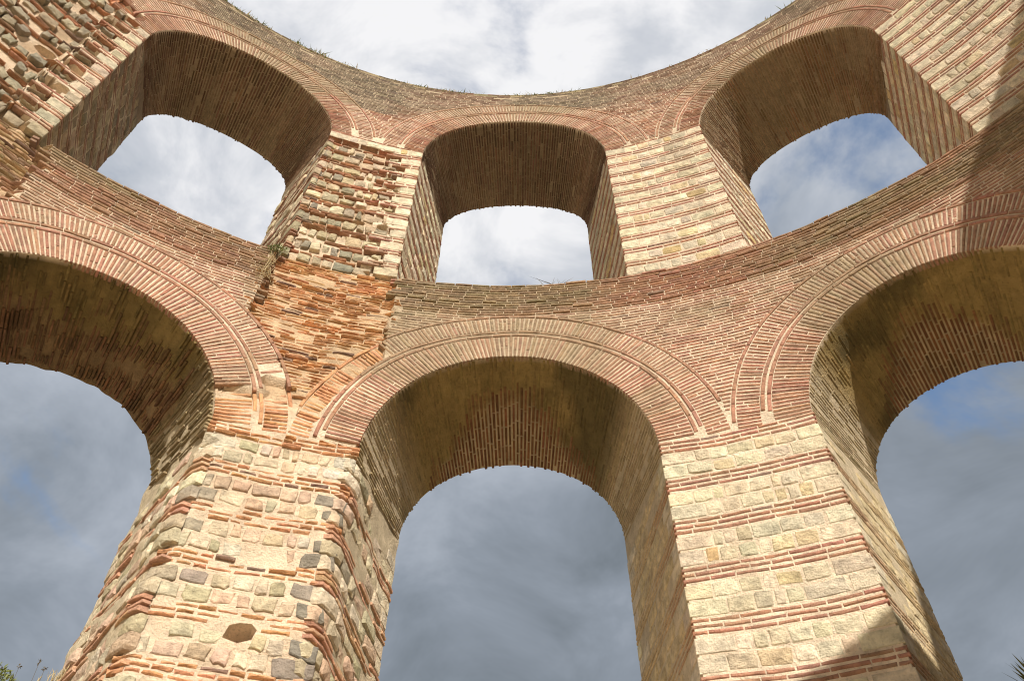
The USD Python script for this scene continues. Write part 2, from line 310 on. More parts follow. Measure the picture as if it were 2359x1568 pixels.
# ---------------------------------------------------------------- cores: the mortared body of every part, cut from the curved wall
def sector(p0, p1, z0, z1, rin, rout):
    n = max(3, int((p1 - p0) / .02)); a = np.linspace(p0, p1, n + 1)
    ri = np.stack([rin * np.sin(a), rin * np.cos(a)], 1); ro = np.stack([rout * np.sin(a), rout * np.cos(a)], 1)[::-1]
    ring = np.concatenate([ri, ro]); cs = m3.CrossSection([ring.tolist()])
    if cs.area() <= 1e-6: cs = m3.CrossSection([ring[::-1].tolist()])
    return m3.Manifold.extrude(cs, z1 - z0).translate((0, 0, z0))
def opening_solid(lv, k):
    w = W[lv, k]; th = np.linspace(0, math.pi, 41); ts = np.array([-.5, 0, 1, 1.5]); prof = []
    for t in ts:
        o = np.full(1, t)
        l = jamb(lv, k, -1, np.array([w['bot']]), t, -REC); r = jamb(lv, k, 1, np.array([w['bot']]), t, -REC)
        prof.append(np.concatenate([l, soffit(lv, k, th, t + 0 * th, -REC), r]))
    n = len(prof[0]); v = np.concatenate(prof + [prof[0].mean(0)[None], prof[-1].mean(0)[None]]); f = []
    i = np.arange(n); j = (i + 1) % n
    for q in range(len(ts) - 1):
        f += [np.stack([q * n + i, q * n + j, (q + 1) * n + j], 1), np.stack([q * n + i, (q + 1) * n + j, (q + 1) * n + i], 1)]
    e0, e1 = len(ts) * n, len(ts) * n + 1
    f += [np.stack([j, i, 0 * i + e0], 1), np.stack([(len(ts) - 1) * n + i, (len(ts) - 1) * n + j, 0 * i + e1], 1)]
    m = trimesh.Trimesh(v, np.concatenate(f), process=False)
    if m.volume < 0: m.invert()
    return m3.Manifold(m3.Mesh(np.asarray(m.vertices, np.float32), np.asarray(m.faces, np.uint32)))
CUT = {key: opening_solid(*key) for key in W}
def window_local(v, lv, k):
    """depth 0..1 and distance (metres) of points from the surface of an opening"""
    c, s = math.cos(PHI[k]), math.sin(PHI[k]); w = W[lv, k]
    x = v[:, 0] * c - v[:, 1] * s; y = v[:, 0] * s + v[:, 1] * c; z = v[:, 2]
    t = np.clip((np.hypot(x, y) - R) / T, 0, 1)
    a, h, zs = w['a'] + (w['b'] - w['a']) * t, w['h'] + (w['hb'] - w['h']) * t, w['z'] + (w['zb'] - w['z']) * t
    q = np.where(z > zs, np.hypot(x / a, (z - zs) / h), np.abs(x) / a)
    th = np.where(z > zs, np.arctan2((z - zs) / h, -x / a), np.where(x < 0, 0.0, math.pi))
    return t, (q - 1) * np.where(z > zs, (a + h) / 2, a), th, x, z
def plaster(lv, k, th, t, margin=False):
    """True where the vault of a lower opening still has plaster over its bricks"""
    p = np.stack([th * 1.6, t * 1.7, 0 * t + k * 7.7], -1); n = nz(p, 1.5, 41, 3) - .5
    c = np.cos(th); n = n + .45 * (nz(np.stack([th * 3, t * 3, 0 * t + k], -1), 5.0, 42, 2) - .5)
    m = t - (.34 + .5 * n) if k == -1 else t - (.30 + 1.0 * np.abs(c) ** 1.5 + .55 * n)
    return m if margin else m < 0
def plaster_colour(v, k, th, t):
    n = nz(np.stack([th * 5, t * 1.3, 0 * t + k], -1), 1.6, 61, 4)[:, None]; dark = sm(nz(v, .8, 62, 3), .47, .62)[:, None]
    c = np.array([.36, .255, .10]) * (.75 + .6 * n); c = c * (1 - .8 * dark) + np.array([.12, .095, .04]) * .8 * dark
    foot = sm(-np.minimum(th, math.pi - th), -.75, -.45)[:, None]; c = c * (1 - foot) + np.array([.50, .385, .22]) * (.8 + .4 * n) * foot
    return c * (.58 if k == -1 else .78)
def core_colour(v, part_k):
    r = np.hypot(v[:, 0], v[:, 1]); s = np.arctan2(v[:, 0], v[:, 1]) * R; z = v[:, 2]
    o = old(s, z); pa = patina(s, z)
    c = JOINT[None] * (1 - o[:, None]) + JOINT_OLD[None] * o[:, None]
    raw = o * sm(nz(v, 1.7, 51), .42, .6) * (.35 + .65 * (z > ZSILL)); c = c * (1 - .6 * raw[:, None]) + np.array([.40, .265, .15]) * .6 * raw[:, None]
    strip = o * sm(z, 9.3, 9.9) * (z < ZSILL); c = c * (1 - .75 * strip[:, None]) + np.array([.50, .34, .195]) * (.75 + .6 * nz(v, 6.0, 58)[:, None]) * .75 * strip[:, None]
    mossy = sm(z, ZTOP - .22, ZTOP - .06); c = c * (1 - mossy[:, None]) + np.array([.16, .15, .07]) * mossy[:, None]
    c = c * (1 - .8 * pa[:, None]) + OLIVE * 1.25 * .8 * pa[:, None]
    inn = r > R + REC + .06
    for (lv, k) in W:
        t, d, th, x, zl = window_local(v, lv, k)
        m = inn & (np.abs(d) < .16)
        if not m.any(): continue
        if lv == 1:
            n = nz(v[m], 1.6, 61, 4)[:, None]; cc = plaster_colour(v[m], k, th[m], t[m])
            bare = sm(plaster(1, k, th[m], t[m], True), .0, .3)[:, None]; cc = cc * (1 - bare) + (np.array([.47, .37, .23]) if k != -1 else np.array([.24, .16, .085])) * (.7 + .6 * n) * bare
            st = nz(np.stack([th[m] * 60, t[m] * 2, 0 * t[m]], -1), 1.0, 64, 2)[:, None]; cc = cc * (.78 + .44 * st)
            jm = (zl[m] < W[lv, k]['z'] + .3)[:, None]; cc = np.where(jm, np.array([.54, .42, .245]) * (.85 + .3 * n), cc)
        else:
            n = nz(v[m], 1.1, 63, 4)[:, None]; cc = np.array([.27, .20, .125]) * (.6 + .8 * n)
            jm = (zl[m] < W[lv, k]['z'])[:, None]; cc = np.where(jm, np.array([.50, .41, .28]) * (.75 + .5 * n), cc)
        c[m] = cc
    return c
def smooth_normals(v, f, ang=38):
    m = trimesh.graph.smooth_shade(trimesh.Trimesh(v, f, process=False), angle=math.radians(ang), facet_minarea=None)
    return meshkit.arrays(trimesh.Trimesh(m.vertices, m.faces, process=False), True)
def core(part, p0, p1, z0, z1, cuts, fine=.09):
    s = sector(p0, p1, z0, z1, R + REC, R + T - .014)
    for c in cuts: s = s - CUT[c]
    for (ps, pz, rad, dep) in HOLES:
        if p0 * R < ps < p1 * R and z0 < pz < z1:
            c = face(np.array([ps]), np.array([pz]), np.array([0.0]))[0]; ph = ps / R
            h = m3.Manifold.hull_points([[float(rad * a * q), float(b), float(rad * .8 * c_ * q + .02 * a)] for a, c_ in ((-1, -.5), (-.8, .7), (-.2, .95), (.6, .9), (1, .3), (.8, -.7), (0, -1)) for b, q in ((-.3, 1.15), (.06, 1.0), (dep, .75))])
            s = s - h.rotate((0, 0, -math.degrees(ph))).translate(tuple(map(float, c)))
    s = s.refine_to_length(fine); m = s.to_mesh(); v, f = np.array(m.vert_properties[:, :3], float), np.array(m.tri_verts)
    r = np.hypot(v[:, 0], v[:, 1]); sarc = np.arctan2(v[:, 0], v[:, 1]) * R
    rad = np.stack([v[:, 0] / r, v[:, 1] / r, 0 * r], 1)
    col = core_colour(v, None)
    front = np.clip(1 - (r - R - REC) / .5, 0, 1)
    E = erosion(sarc, v[:, 2]); o = old(sarc, v[:, 2]); hi = sm(v[:, 2], 9.4, 9.9) * o; farl = (sarc / R < -.7) * o
    E = E + .005 * hi +   .016 * hi * (v[:, 2] > ZSILL) + .02 * farl
    rough = .003 + .007 * o * front + .012 * (o * sm(v[:, 2], 9.3, 9.9) * (v[:, 2] < ZSILL)) * front + .014 * hi * front + .03 * farl * front
    vec = np.stack([nz(v, 4.0, 71, 3) - .5, nz(v, 4.0, 72, 3) - .5, nz(v, 4.0, 73, 3) - .5], 1) * 2
    out = v + vec * rough[:, None] + rad * (E * front ** 2)[:, None]
    if (1, -1) in cuts:
        t, d, th, x, zl = window_local(v, 1, -1); m = (np.abs(d - REC) < .05) & (t > .12)
        out[m] += vec[m] * (.045 * sm(t[m], .12, .5))[:, None]
    for (lv, k) in cuts:                           # weathered reveals of the openings
        t, d, th, x, zl = window_local(v, lv, k); c_, s_ = math.cos(PHI[k]), math.sin(PHI[k])
        for side in (-1, 1):
            if (lv, k, side) not in RAGGED: continue
            m = (np.abs(d - REC) < .05) & (np.sign(x) == side) & (zl < W[lv, k]['z'] + .4)
            q = wear(lv, k, side, t[m] * T, zl[m]) * sm(-zl[m], -(W[lv, k]['z'] + .4), -W[lv, k]['z'])
            out[m] += (side * q)[:, None] * np.array([c_, -s_, 0]) + vec[m] * .014
    V, F, N = smooth_normals(out, f)
    # colours of the split vertices
    from scipy.spatial import cKDTree
    C = col[cKDTree(out).query(V)[1]]
    path = part.GetPath()
    return put(str(path), 'mortar_core', V, F, MORTAR, C, N)

ruin = thing('apse_ruin', 'curved Roman apse wall of striped stone and brick with two tiers of arched openings', 'ruin')
RP = str(ruin.GetPath())
def part(name, label=None): 
    x = UsdGeom.Xform.Define(stage, numbered(RP, name)); return tag(x.GetPrim(), label)

D = .545
cells = {-2: (-1.36, -.8175), -1: (-.8175, -.272), 0: (-.272, .272), 1: (.272, .8155), 2: (.8155, 1.36)}
piers = {-2: (-1.09, PHI[-1]), -1: (PHI[-1], 0.0), 0: (0.0, PHI[1]), 1: (PHI[1], 1.09)}

def pier_rows(z0, z1, lower):
    """the striped masonry from the top down: list of (kind, z0, z1)"""
    rows, z = [], z1
    while z > z0:
        if lower:
            for h in (.187, .19): rows.append(('stone', z - h + .012, z - .012)); z -= h
            for _ in range(3): rows.append(('brick', z - .051, z - .0135)); z -= .0655
            z -= .01
        else:
            rows.append(('stone', z - .205 + .008, z - .008)); z -= .205
            for _ in range(2): rows.append(('brick', z - .060, z - .017)); z -= .076
            z -= .006
    return rows

def striped(P, lv, k, z0, z1, fine=True):
    """front face of the pier between opening k and k+1"""
    Bb, Bs, Bq = Batch(P, 'brick', BRICK), Batch(P, 'stone', STONE), Batch(P, 'quoin', STONE)
    e0 = edge(lv, k, 1) if k >= -1 else -10.5; e1 = edge(lv, k + 1, -1) if k < 1 else 9.8
    row = 0
    for kind, a, b in pier_rows(z0, z1, lv == 1):
        s0, s1 = e0 - .018, e1 + .018; row += 1
        if kind == 'brick':
            for (u, v) in course(s0, s1, (.2 if k == -1 else .27) if lv == 1 else .3, .4 if k == -1 else .3, .012):
                if k == -1 and lv == 1 and rng.random() < (.16 if min(u - s0, s1 - v) < .05 else .05): continue
                face_brick(Bb, u, v - (k == -1) * rng.uniform(0, .02), a, b)
            continue
        ql, qr = (.34, .24) if row % 2 else (.24, .34)
        if k == -2: qr = rng.uniform(.14, .32)
        if lv == 1: ql, qr = (ql, qr)
        if k >= -1 and not old(e0 + .12, (a + b) / 2): face_stone(Bq, s0, s0 + ql, a, b, True); s0 += ql + .014
        elif lv == 1 and k == -1:
            face_stone(Bs, s0, s0 + ql, a, b, tint=(.42, .36, .26) if row > 5 else (.62, .55, .42)); s0 += ql + .02
            face_stone(Bs, s1 - qr, s1, a, b, tint=(.62, .56, .45) if row < 4 else (.27, .235, .185)); s1 -= qr + .02
        if k < 1 and not old(e1 - .12, (a + b) / 2): face_stone(Bq, s1 - qr, s1, a, b, True); s1 -= qr + .014
        x = s0
        while s1 - x > .06:
            o = old(x + .1, (a + b) / 2)
            l = rng.choice([.12, .18, .24, .3], p=[.4, .36, .2, .04] if o else [.25, .3, .3, .15]) * rng.uniform(.8, 1.2) * (1.0 if lv == 1 else 1.05)
            e = min(x + l, s1); e = s1 if s1 - e < .1 else e
            if o and lv == 1 and rng.random() < .06:
                Bb_s = x + .05; face_brick(Bb, x, x + .045, a, b); x = Bb_s + .012; continue
            dz = rng.uniform(-.004, .018) if o else rng.uniform(0, .012)
            face_stone(Bs, x, e - (.022 if o else .016), a + dz, b - rng.uniform(-.004, .012 if o else .008)); x = e
    for B in (Bb, Bs, Bq): B.flush()

def reveal(P, lv, k, side, z0, z1):
    """stripes on the jamb of opening k"""
    Bb, Bs = Batch(P, 'jamb_brick', BRICK, 150), Batch(P, 'jamb_stone', STONE, 150)
    ragged = (lv, k, side) in ((1, 0, -1), (1, -1, 1), (2, -1, 1)); worn = (lv, k, side) == (2, -1, -1); plastered = lv == 1 and not ragged
    depth = T
    w = W[lv, k]; row = 0
    rows = pier_rows(z0, z1, lv == 1)
    for kind, a, b in rows:
        zc = (a + b) / 2; t0 = 0.0; row += 1
        if zc > w['z']:                             # above the front springing the jamb runs back behind the curve of the arch
            f = (zc - w['z']) / max(w['zb'] - w['z'], .05); t0 = min(1.0, f + .02)
            if t0 > .9: continue
        mp = lambda u, v, d: jamb(lv, k, side, v, u / depth, d - wear(lv, k, side, u, v))
        flip = side > 0
        def place(B, u0, u1, a, b, proud, ch, bulge, tint, n, jit):
            p = rect(u0, u1, a, b, jit, n)
            if flip: p = p[::-1].copy()
            B.add(p, mp, proud, .08, ch, bulge, tint)
        if kind == 'brick':
            for (u, v) in course(t0 * depth + .02, depth - .01, .3, .3, .012):
                if ragged and rng.random() < .15: continue
                c = vary(ORANGE * .8 + .06 if ragged and lv == 1 else PINK * .9, .13, .06)
                if plastered: q_ = .35 + .55 * min(1, u / .8); c = c * (1 - q_) + np.array([.50, .385, .22]) * q_ * rng.uniform(.85, 1.1)
                if lv == 2 and ragged: c = c * .75 + GREY * .25
                if worn: c = c * .5 + GREY * .5
                place(Bb, u, v, a, b, rng.uniform(-.004, .006) + ragged * rng.uniform(-.01, .016), .006, .003, c, 6, .004 + .004 * ragged)
        else:
            u = t0 * depth + .01; u1 = depth - .01; first = True
            while u1 - u > .06:
                l = (.22 if row % 2 else .3) if first else rng.uniform(.16, .36); e = min(u + l, u1); e = u1 if u1 - e < .1 else e
                quoin = (first or e == u1) and not ragged or (ragged and lv == 1 and e == u1)
                first = False
                if not quoin and plastered and rng.random() < .3: u = e; continue
                if ragged and not quoin and rng.random() < .12: u = e; continue
                c = vary(CREAM * .92, .08, .04) if quoin else vary(pick(*(OLD_STONES if ragged and lv == 1 else RESTORED_STONES if lv == 1 or not worn and not ragged else UPPER_OLD)), .12, .04)
                if plastered and not quoin: c = c * .25 + np.array([.50, .39, .22]) * .75
                if worn: c = vary(np.array([.30, .235, .15]), .25, .05)
                place(Bs, u, e - .016, a, b, rng.uniform(0, .006) + (0 if quoin else ragged * rng.uniform(-.015, .02)), .006 if quoin else .014, .002 if quoin else .008 + .008 * ragged, c, 8 if quoin else 10, .003 if quoin else .01)
                u = e
    Bb.flush(); Bs.flush()

def arch_rings(P, lv, k):
    """two rings of thin bricks set on edge, tile bands between and over them"""
    w = W[lv, k]; Bv, Bt = Batch(P, 'voussoir', BRICK), Batch(P, 'band_tile', BRICK)
    sc = R * PHI[k]; kx = .92
    a, h, z = w['a'], w['h'], w['z']; zfoot = (ZP1 + .205) if lv == 1 else (ZP2 + .05)
    if lv == 1: rings, tiles = [(0.0, .425), (.575, .85)], [(.437, .483), (.515, .561), (.866, .91)]
    else: rings, tiles = [(0.0, .37), (.51, .78)], [(.382, .426), (.454, .498), (.795, .838)]
    aa = R * math.asin(a / R)
    def pt(th, d):                                  # unrolled
        nx, nzz = -np.cos(th) / a, np.sin(th) / h; L = np.hypot(nx, nzz)
        return sc + -aa * np.cos(th) + nx / L * d * kx, z + h * np.sin(th) + nzz / L * d
    th = np.linspace(-.15, math.pi + .15, 3000)
    sep = (sc - .2725 * R, sc + .2725 * R) if abs(k) < 2 else (sc - 2.6, sc + 2.6)
    for (d0, d1) in rings:
        X, Z = pt(th, (d0 + d1) / 2 + 0 * th); L = np.concatenate([[0], np.cumsum(np.hypot(np.diff(X), np.diff(Z)))])
        pitch = .0565 if lv == 1 else .0575; n = int(L[-1] / pitch); marks = np.interp(np.linspace(0, L[-1], n + 1), L, th)
        for i in range(n):
            t0, t1 = marks[i], marks[i + 1]; m = (t0 + t1) / 2; gap = rng.uniform(.3, .46); t0 += (t1 - t0) * gap * .5; t1 -= (marks[i + 1] - marks[i]) * gap * .5
            xm, zm = pt(m, (d0 + d1) / 2)
            if min(pt(m, d0)[1], pt(m, d1)[1]) < zfoot - .06 or zm < zfoot or not (sep[0] + .0 < xm < sep[1] - .0): continue
            if abs(xm) > 8.6: continue
            segs = [(d0, d1)]
            if rng.random() < .22: q = d0 + (d1 - d0) * rng.choice([.3, .5, .68]); segs = [(d0, q - .008), (q + .008, d1)]
            o = old(xm, zm)
            E = float(erosion(xm, zm)) if o else 0.0
            if o and rng.random() < .08: continue
            if lv == 1 and k == -1 and xm > sc + 1.2 and d0 > .5 and 9.8 < zm < 10.25 and rng.random() < .55: continue
            for (q0, q1) in segs:
                c = vary(ORANGE if o else PINK, .12, .06); pa = float(patina(xm, zm)); pa = pa * rng.uniform(.6, 1.05) if not o else pa * .3
                if lv == 2: c = c * .88
                c = c * (1 - pa) + vary(OLIVE if lv == 1 else OLIVE * .95, .12) * pa
                clipx = lambda s: np.clip(s, sep[0] + .006, sep[1] - .006)
                mp = lambda u, v, d, E=E: face(clipx(pt(u, v)[0]), pt(u, v)[1], d - E)
                p = rect(q0, q1, t0, t1, 0, 6)[:, ::-1]; p = p + rng.uniform(-1, 1, p.shape) * [.0011, .004]
                p = p[::-1].copy()
                Bv.add(p if True else p[::-1], lambda u, v, d, mp=mp: mp(u, v, d), (rng.uniform(.0, .005) if not o else rng.uniform(-.002, .014)) + (.003 if d0 == 0 else 0), .09, .006, .003, c)
    for (d0, d1) in tiles:
        X, Z = pt(th, d0 + 0 * th); L = np.concatenate([[0], np.cumsum(np.hypot(np.diff(X), np.diff(Z)))])
        q = rng.uniform(0, .2); 
        while q < L[-1]:
            l = rng.uniform(.24, .34); t0, t1 = np.interp([q, q + l - .012], L, th); q += l; m = (t0 + t1) / 2; xm, zm = pt(m, d0)
            lo = min(pt(t0, d0)[1], pt(t1, d0)[1])
            if lo < zfoot or not (sep[0] < pt(t0, d1)[0] and pt(t1, d1)[0] < sep[1]) or abs(xm) > 8.6: continue
            o = old(xm, zm); E = float(erosion(xm, zm)) if o else 0.0
            if o and rng.random() < .1: continue
            c = vary(ORANGE if o else PINK, .1, .05); pa = float(patina(xm, zm)) * .8 * (0.3 if o else 1); c = c * (1 - pa) + OLIVE * pa
            tt = np.linspace(t0, t1, 4); p = np.concatenate([np.stack([tt, 0 * tt + d0], 1), np.stack([tt[::-1], 0 * tt + d1], 1)]); p[:, 1] += rng.uniform(-.002, .002, 8)
            p = p[::-1].copy()
            Bt.add(p, lambda u, v, d, E=E: face(pt(u, v)[0], pt(u, v)[1], d - E), rng.uniform(.004, .012), .09, .005, .001, c)
    Bv.flush(); Bt.flush()
    dout = tiles[-1][1]
    return lambda zq: 0.0 if zq > pt(math.pi / 2, dout)[1] else float(np.interp(zq, *(lambda A: (A[1][:: 1], A[0] - sc))(pt(np.linspace(math.pi, math.pi / 2, 400), dout)))) , zfoot

SHIFT = np.random.default_rng(5).uniform(-.12, .12, 97)
def spandrel(P, lv, k, half, zfoot, z0, z1):
    """horizontal courses round the arch rings of opening k, out to the middle of the piers"""
    w = W[lv, k]; B = Batch(P, 'brick', BRICK); sc = R * PHI[k]; L0, L1 = sc - .2725 * R, sc + .2725 * R
    if abs(k) == 1: L0, L1 = (max(L0, -8.9), L1) if k == -1 else (L0, min(L1, 8.9))
    z = z0; aa = R * math.asin(w['a'] / R); LL = (L0, L1); row = 0
    while z < z1 - .03:
        row += 1; L0 = LL[0] + SHIFT[(row * 7 + (k + 4) * 13) % 97]; L1 = LL[1] + SHIFT[(row * 7 + (k + 5) * 13) % 97]
        pitch = .0655 if z < 10 else (.0585 if lv == 1 else .061); th = .037 if z < 10 else .0365
        zc = z + th / 2
        if zc < zfoot + .6: L0, L1 = LL
        if zc < zfoot: hw = aa * math.sqrt(max(0, 1 - (max(zc - w['z'], 0) / w['h']) ** 2)) - .018
        else: hw = half(zc) + .012 if half(zc) else 0.0
        if hw > 0:
            for (u, v) in course(L0, sc - hw, .25, .25, .012) + course(sc + hw, L1, .25, .25, .012): face_brick(B, u, v - (.012 if abs(v - L1) < .001 else 0), z, z + th)
        else:
            for (u, v) in course(L0, L1 - .012, .25, .25, .012): face_brick(B, u, v, z, z + th)
        z += pitch
    B.flush()

def vault(P, lv, k):
    """bricks of the soffit, running from the inner face to the outer face"""
    w = W[lv, k]; B = Batch(P, 'soffit_brick', BRICK, 300 if lv == 1 else 200); th = np.linspace(0, math.pi, 1500)
    X, Z = -w['a'] * np.cos(th), w['z'] + w['h'] * np.sin(th); L = np.concatenate([[0], np.cumsum(np.hypot(np.diff(X), np.diff(Z)))])
    n = int(L[-1] / .0565); marks = np.interp(np.linspace(0, L[-1], n + 1), L, th)
    mp = lambda u, v, d: soffit(lv, k, v, u / T, d)
    for i in range(n):
        t0, t1 = marks[i], marks[i + 1]; g = (t1 - t0) * rng.uniform(.17, .25); t0 += g; t1 -= g
        end = T - .03 + rng.uniform(0, .032) + (rng.random() < .2) * .014 - (rng.random() < .1) * rng.uniform(.03, .12)
        if lv == 1 and k == -1: end += -.10 * rng.random() - .12 * max(0, nz(np.array([[marks[i] * 3, 1.0, 2.0]]), 1.0, 91)[0] - .4)
        wz = float(soffit(lv, k, np.array([marks[i]]), np.array([0.]), 0)[0, 2]); ws = R * PHI[k] - R * math.asin(w['a'] * math.cos(marks[i]) / R)
        for (u, v) in course(.03 + float(erosion(ws, wz)) * 1.3, end, .27, .25, .014):
            m = (t0 + t1) / 2
            tm = (u + 2 * v) / 3 / T
            if lv == 1:
                foot = min(m, math.pi - m) < .62
                if foot or plaster(1, k, np.array([m]), np.array([tm]))[0]:
                    if rng.random() < (.12 if foot else .45): continue
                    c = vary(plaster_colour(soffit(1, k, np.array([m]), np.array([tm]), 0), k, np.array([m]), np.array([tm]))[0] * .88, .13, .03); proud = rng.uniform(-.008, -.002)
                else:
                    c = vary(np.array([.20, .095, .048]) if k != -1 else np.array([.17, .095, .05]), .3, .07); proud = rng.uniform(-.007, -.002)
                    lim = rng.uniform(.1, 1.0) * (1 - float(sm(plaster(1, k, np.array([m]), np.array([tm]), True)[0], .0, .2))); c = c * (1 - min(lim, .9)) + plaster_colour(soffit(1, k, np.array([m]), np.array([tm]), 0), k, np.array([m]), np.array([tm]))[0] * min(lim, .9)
                if k == -1: proud += rng.uniform(-.012, .03)
            else:
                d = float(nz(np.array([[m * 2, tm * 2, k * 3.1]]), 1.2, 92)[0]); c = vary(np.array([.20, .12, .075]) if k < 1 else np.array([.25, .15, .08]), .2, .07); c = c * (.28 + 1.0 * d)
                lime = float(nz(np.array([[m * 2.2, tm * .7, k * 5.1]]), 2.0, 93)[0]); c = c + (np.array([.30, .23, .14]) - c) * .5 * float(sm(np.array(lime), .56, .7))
                if rng.random() < .035: continue
                proud = rng.uniform(-.007, -.001)
            p = rect(u, v, t0, t1, 0, 4); p = p + rng.uniform(-1, 1, p.shape) * [.004, .0008]
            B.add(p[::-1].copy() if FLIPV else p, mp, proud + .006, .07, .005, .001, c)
    B.flush()
FLIPV = True

# lower piers
for k in (-2, -1, 0, 1):
    P = part('lower_pier', {-1: 'eroded pier of orange brick and rough stone', 0: 'restored pier striped with cream stone and red brick'}.get(k))
    cuts = [(1, q) for q in (k, k + 1)]
    core(P, *piers[k], 0.0, ZP1, cuts, {-1: .06, 0: .09}.get(k, .25))
    if k in (-1, 0):
        striped(P, 1, k, 4.6, ZP1)
        reveal(P, 1, k, 1, 4.6, ZP1); reveal(P, 1, k + 1, -1, 4.6, ZP1)
# lower arches with the wall above them
for k in (-2, -1, 0, 1, 2):
    P = part('lower_arch')
    core(P, *cells[k], ZP1, ZSILL, [(1, k)], .09 if abs(k) < 2 else .3)
    if abs(k) < 2:
        half, zf = arch_rings(P, 1, k); spandrel(P, 1, k, half, zf, ZP1 + .008, ZSILL); vault(P, 1, k)
# upper piers
for k in (-2, -1, 0, 1):
    P = part('upper_pier', {-2: 'wide rough wall of loose weathered stones', -1: 'eroded upper pier with restored corner stones'}.get(k))
    core(P, *piers[k], ZSILL, ZP2, [(2, k), (2, k + 1)], .09)
    striped(P, 2, k, ZSILL + .02, ZP2)
    if k >= -1: reveal(P, 2, k, 1, ZSILL + .02, ZP2)
    if k < 1: reveal(P, 2, k + 1, -1, ZSILL + .02, ZP2)
# upper arches with the wall top
for k in (-2, -1, 0, 1, 2):
    P = part('upper_arch')
    core(P, *cells[k], ZP2, ZTOP, [(2, k)], .09 if abs(k) < 2 else .3)
    if abs(k) < 2:
        half, zf = arch_rings(P, 2, k); spandrel(P, 2, k, half, zf, ZP2 + .008, ZTOP); vault(P, 2, k)

# ---------------------------------------------------------------- ground and the ruined cross wall behind the camera
a = np.linspace(0, 2 * math.pi, 97)[:-1]; rr = np.array([0, 4, 9, 14, 25, 60, 200, 900, 3000.])
gv = np.concatenate([np.stack([q * np.cos(a), q * np.sin(a), 0 * a - .0], 1) for q in rr]); gv[:, 2] += np.where(np.hypot(gv[:, 0], gv[:, 1]) > 100, 0, 0) - .0
n = 96; gf = []
for q in range(len(rr) - 1):
    i = np.arange(n); j = (i + 1) % n; gf += [np.stack([q * n + i, (q + 1) * n + i, (q + 1) * n + j], 1), np.stack([q * n + i, (q + 1) * n + j, q * n + j], 1)]
GROUND = plain('pale_gravel', (.44, .36, .24), (.56, .47, .33), 2.5)
tag(put('/World', 'ground', gv - [0, 0, .004], np.concatenate(gf), GROUND), kind='structure')
prof = np.array([(3.3, 0), (3.4, 10.5), (3.7, 11.5), (4.2, 11.9), (4.8, 12.1), (5.43, 12.4), (5.95, 12.6), (6.35, 13.7), (6.8, 15.4), (7.14, 16.47), (7.7, 17.4), (8.4, 18.6), (9.0, 19.6), (16, 20.0), (16, 0)])
pts = []
for i in range(len(prof) - 1):
    n_ = max(1, int(np.linalg.norm(prof[i + 1] - prof[i]) / .3)); q = np.linspace(0, 1, n_ + 1)[:-1, None]; pts.append(prof[i] * (1 - q) + prof[i + 1] * q)
pts = np.concatenate(pts); pts[2:-2] += (nz(np.c_[pts[2:-2], 0 * pts[2:-2, :1]], 1.5, 95) - .5)[:, None] * .25 * (pts[2:-2, 1:] > 1)
cw = trimesh.creation.extrude_polygon(__import__('shapely').Polygon(pts), 1.4, engine='earcut')
cv = np.array(cw.vertices); cv = np.stack([cv[:, 0], -1.3 - cv[:, 2], cv[:, 1]], 1)
CROSS = masonry('rough_wall', 3.0, 30.0, 25.0, 1.5)
wall = thing('cross_wall', 'ruined masonry wall with a sloping broken top at the mouth of the apse', 'wall')
put(str(wall.GetPath()), 'rubble_body', cv, np.array(cw.faces)[:, ::-1], CROSS, np.tile([.42, .33, .22], (len(cv), 1)))

# ---------------------------------------------------------------- plants
def blade(base, tip, w, bend=0.0, seg=3):
    """a thin tapered blade with a fold"""
    base, tip = np.asarray(base, float), np.asarray(tip, float); ax = tip - base; L = np.linalg.norm(ax); ax = ax / L
    sd = np.cross(ax, rng.normal(size=3)); sd /= np.linalg.norm(sd); up = np.cross(sd, ax); v, f = [], []
    for i in range(seg + 1):
        q = i / seg; c = base + (tip - base) * q + up * bend * math.sin(q * 2.2) * L; ww = w * (1 - q) ** .7 * (.75 + .5 * (0 < i < seg))
        v += [c - sd * ww, c + up * ww * .4, c + sd * ww]
    for i in range(seg):
        o = 3 * i; f += [(o, o + 1, o + 4), (o, o + 4, o + 3), (o + 1, o + 2, o + 5), (o + 1, o + 5, o + 4)]
    return np.array(v), np.array(f)
def joinm(parts):
    off = np.cumsum([0] + [len(v) for v, f in parts]); return np.concatenate([v for v, f in parts]), np.concatenate([f + o for (v, f), o in zip(parts, off)])
def tube(p, r):
    p = np.asarray(p, float); v, f = [], []
    for i, c in enumerate(p):
        ax = p[min(i + 1, len(p) - 1)] - p[max(i - 1, 0)]; ax /= np.linalg.norm(ax); sd = np.cross(ax, [.3, .9, .2]); sd /= np.linalg.norm(sd); up = np.cross(ax, sd); rad = r * (1 - .5 * i / (len(p) - 1))
        v += [c + rad * (sd * math.cos(t) + up * math.sin(t)) for t in (0, 2.09, 4.19)]
    for i in range(len(p) - 1):
        for j in range(3): a_, b_ = 3 * i + j, 3 * i + (j + 1) % 3; f += [(a_, b_, b_ + 3), (a_, b_ + 3, a_ + 3)]
    return np.array(v), np.array(f)
def leafy(center, rad, n, size):
    out = []
    for _ in range(n):
        d = rng.normal(size=3); d /= np.linalg.norm(d); c = np.asarray(center) + d * np.asarray(rad) * rng.random() ** .4
        t = d * .6 + rng.normal(size=3) * .7 + [0, 0, .4]; t /= np.linalg.norm(t); out.append(blade(c, c + t * size * rng.uniform(.6, 1.3), size * .22, .15, 2))
    return joinm(out)
def cyl(phi, rad, z): return np.array([rad * math.sin(phi), rad * math.cos(phi), z])

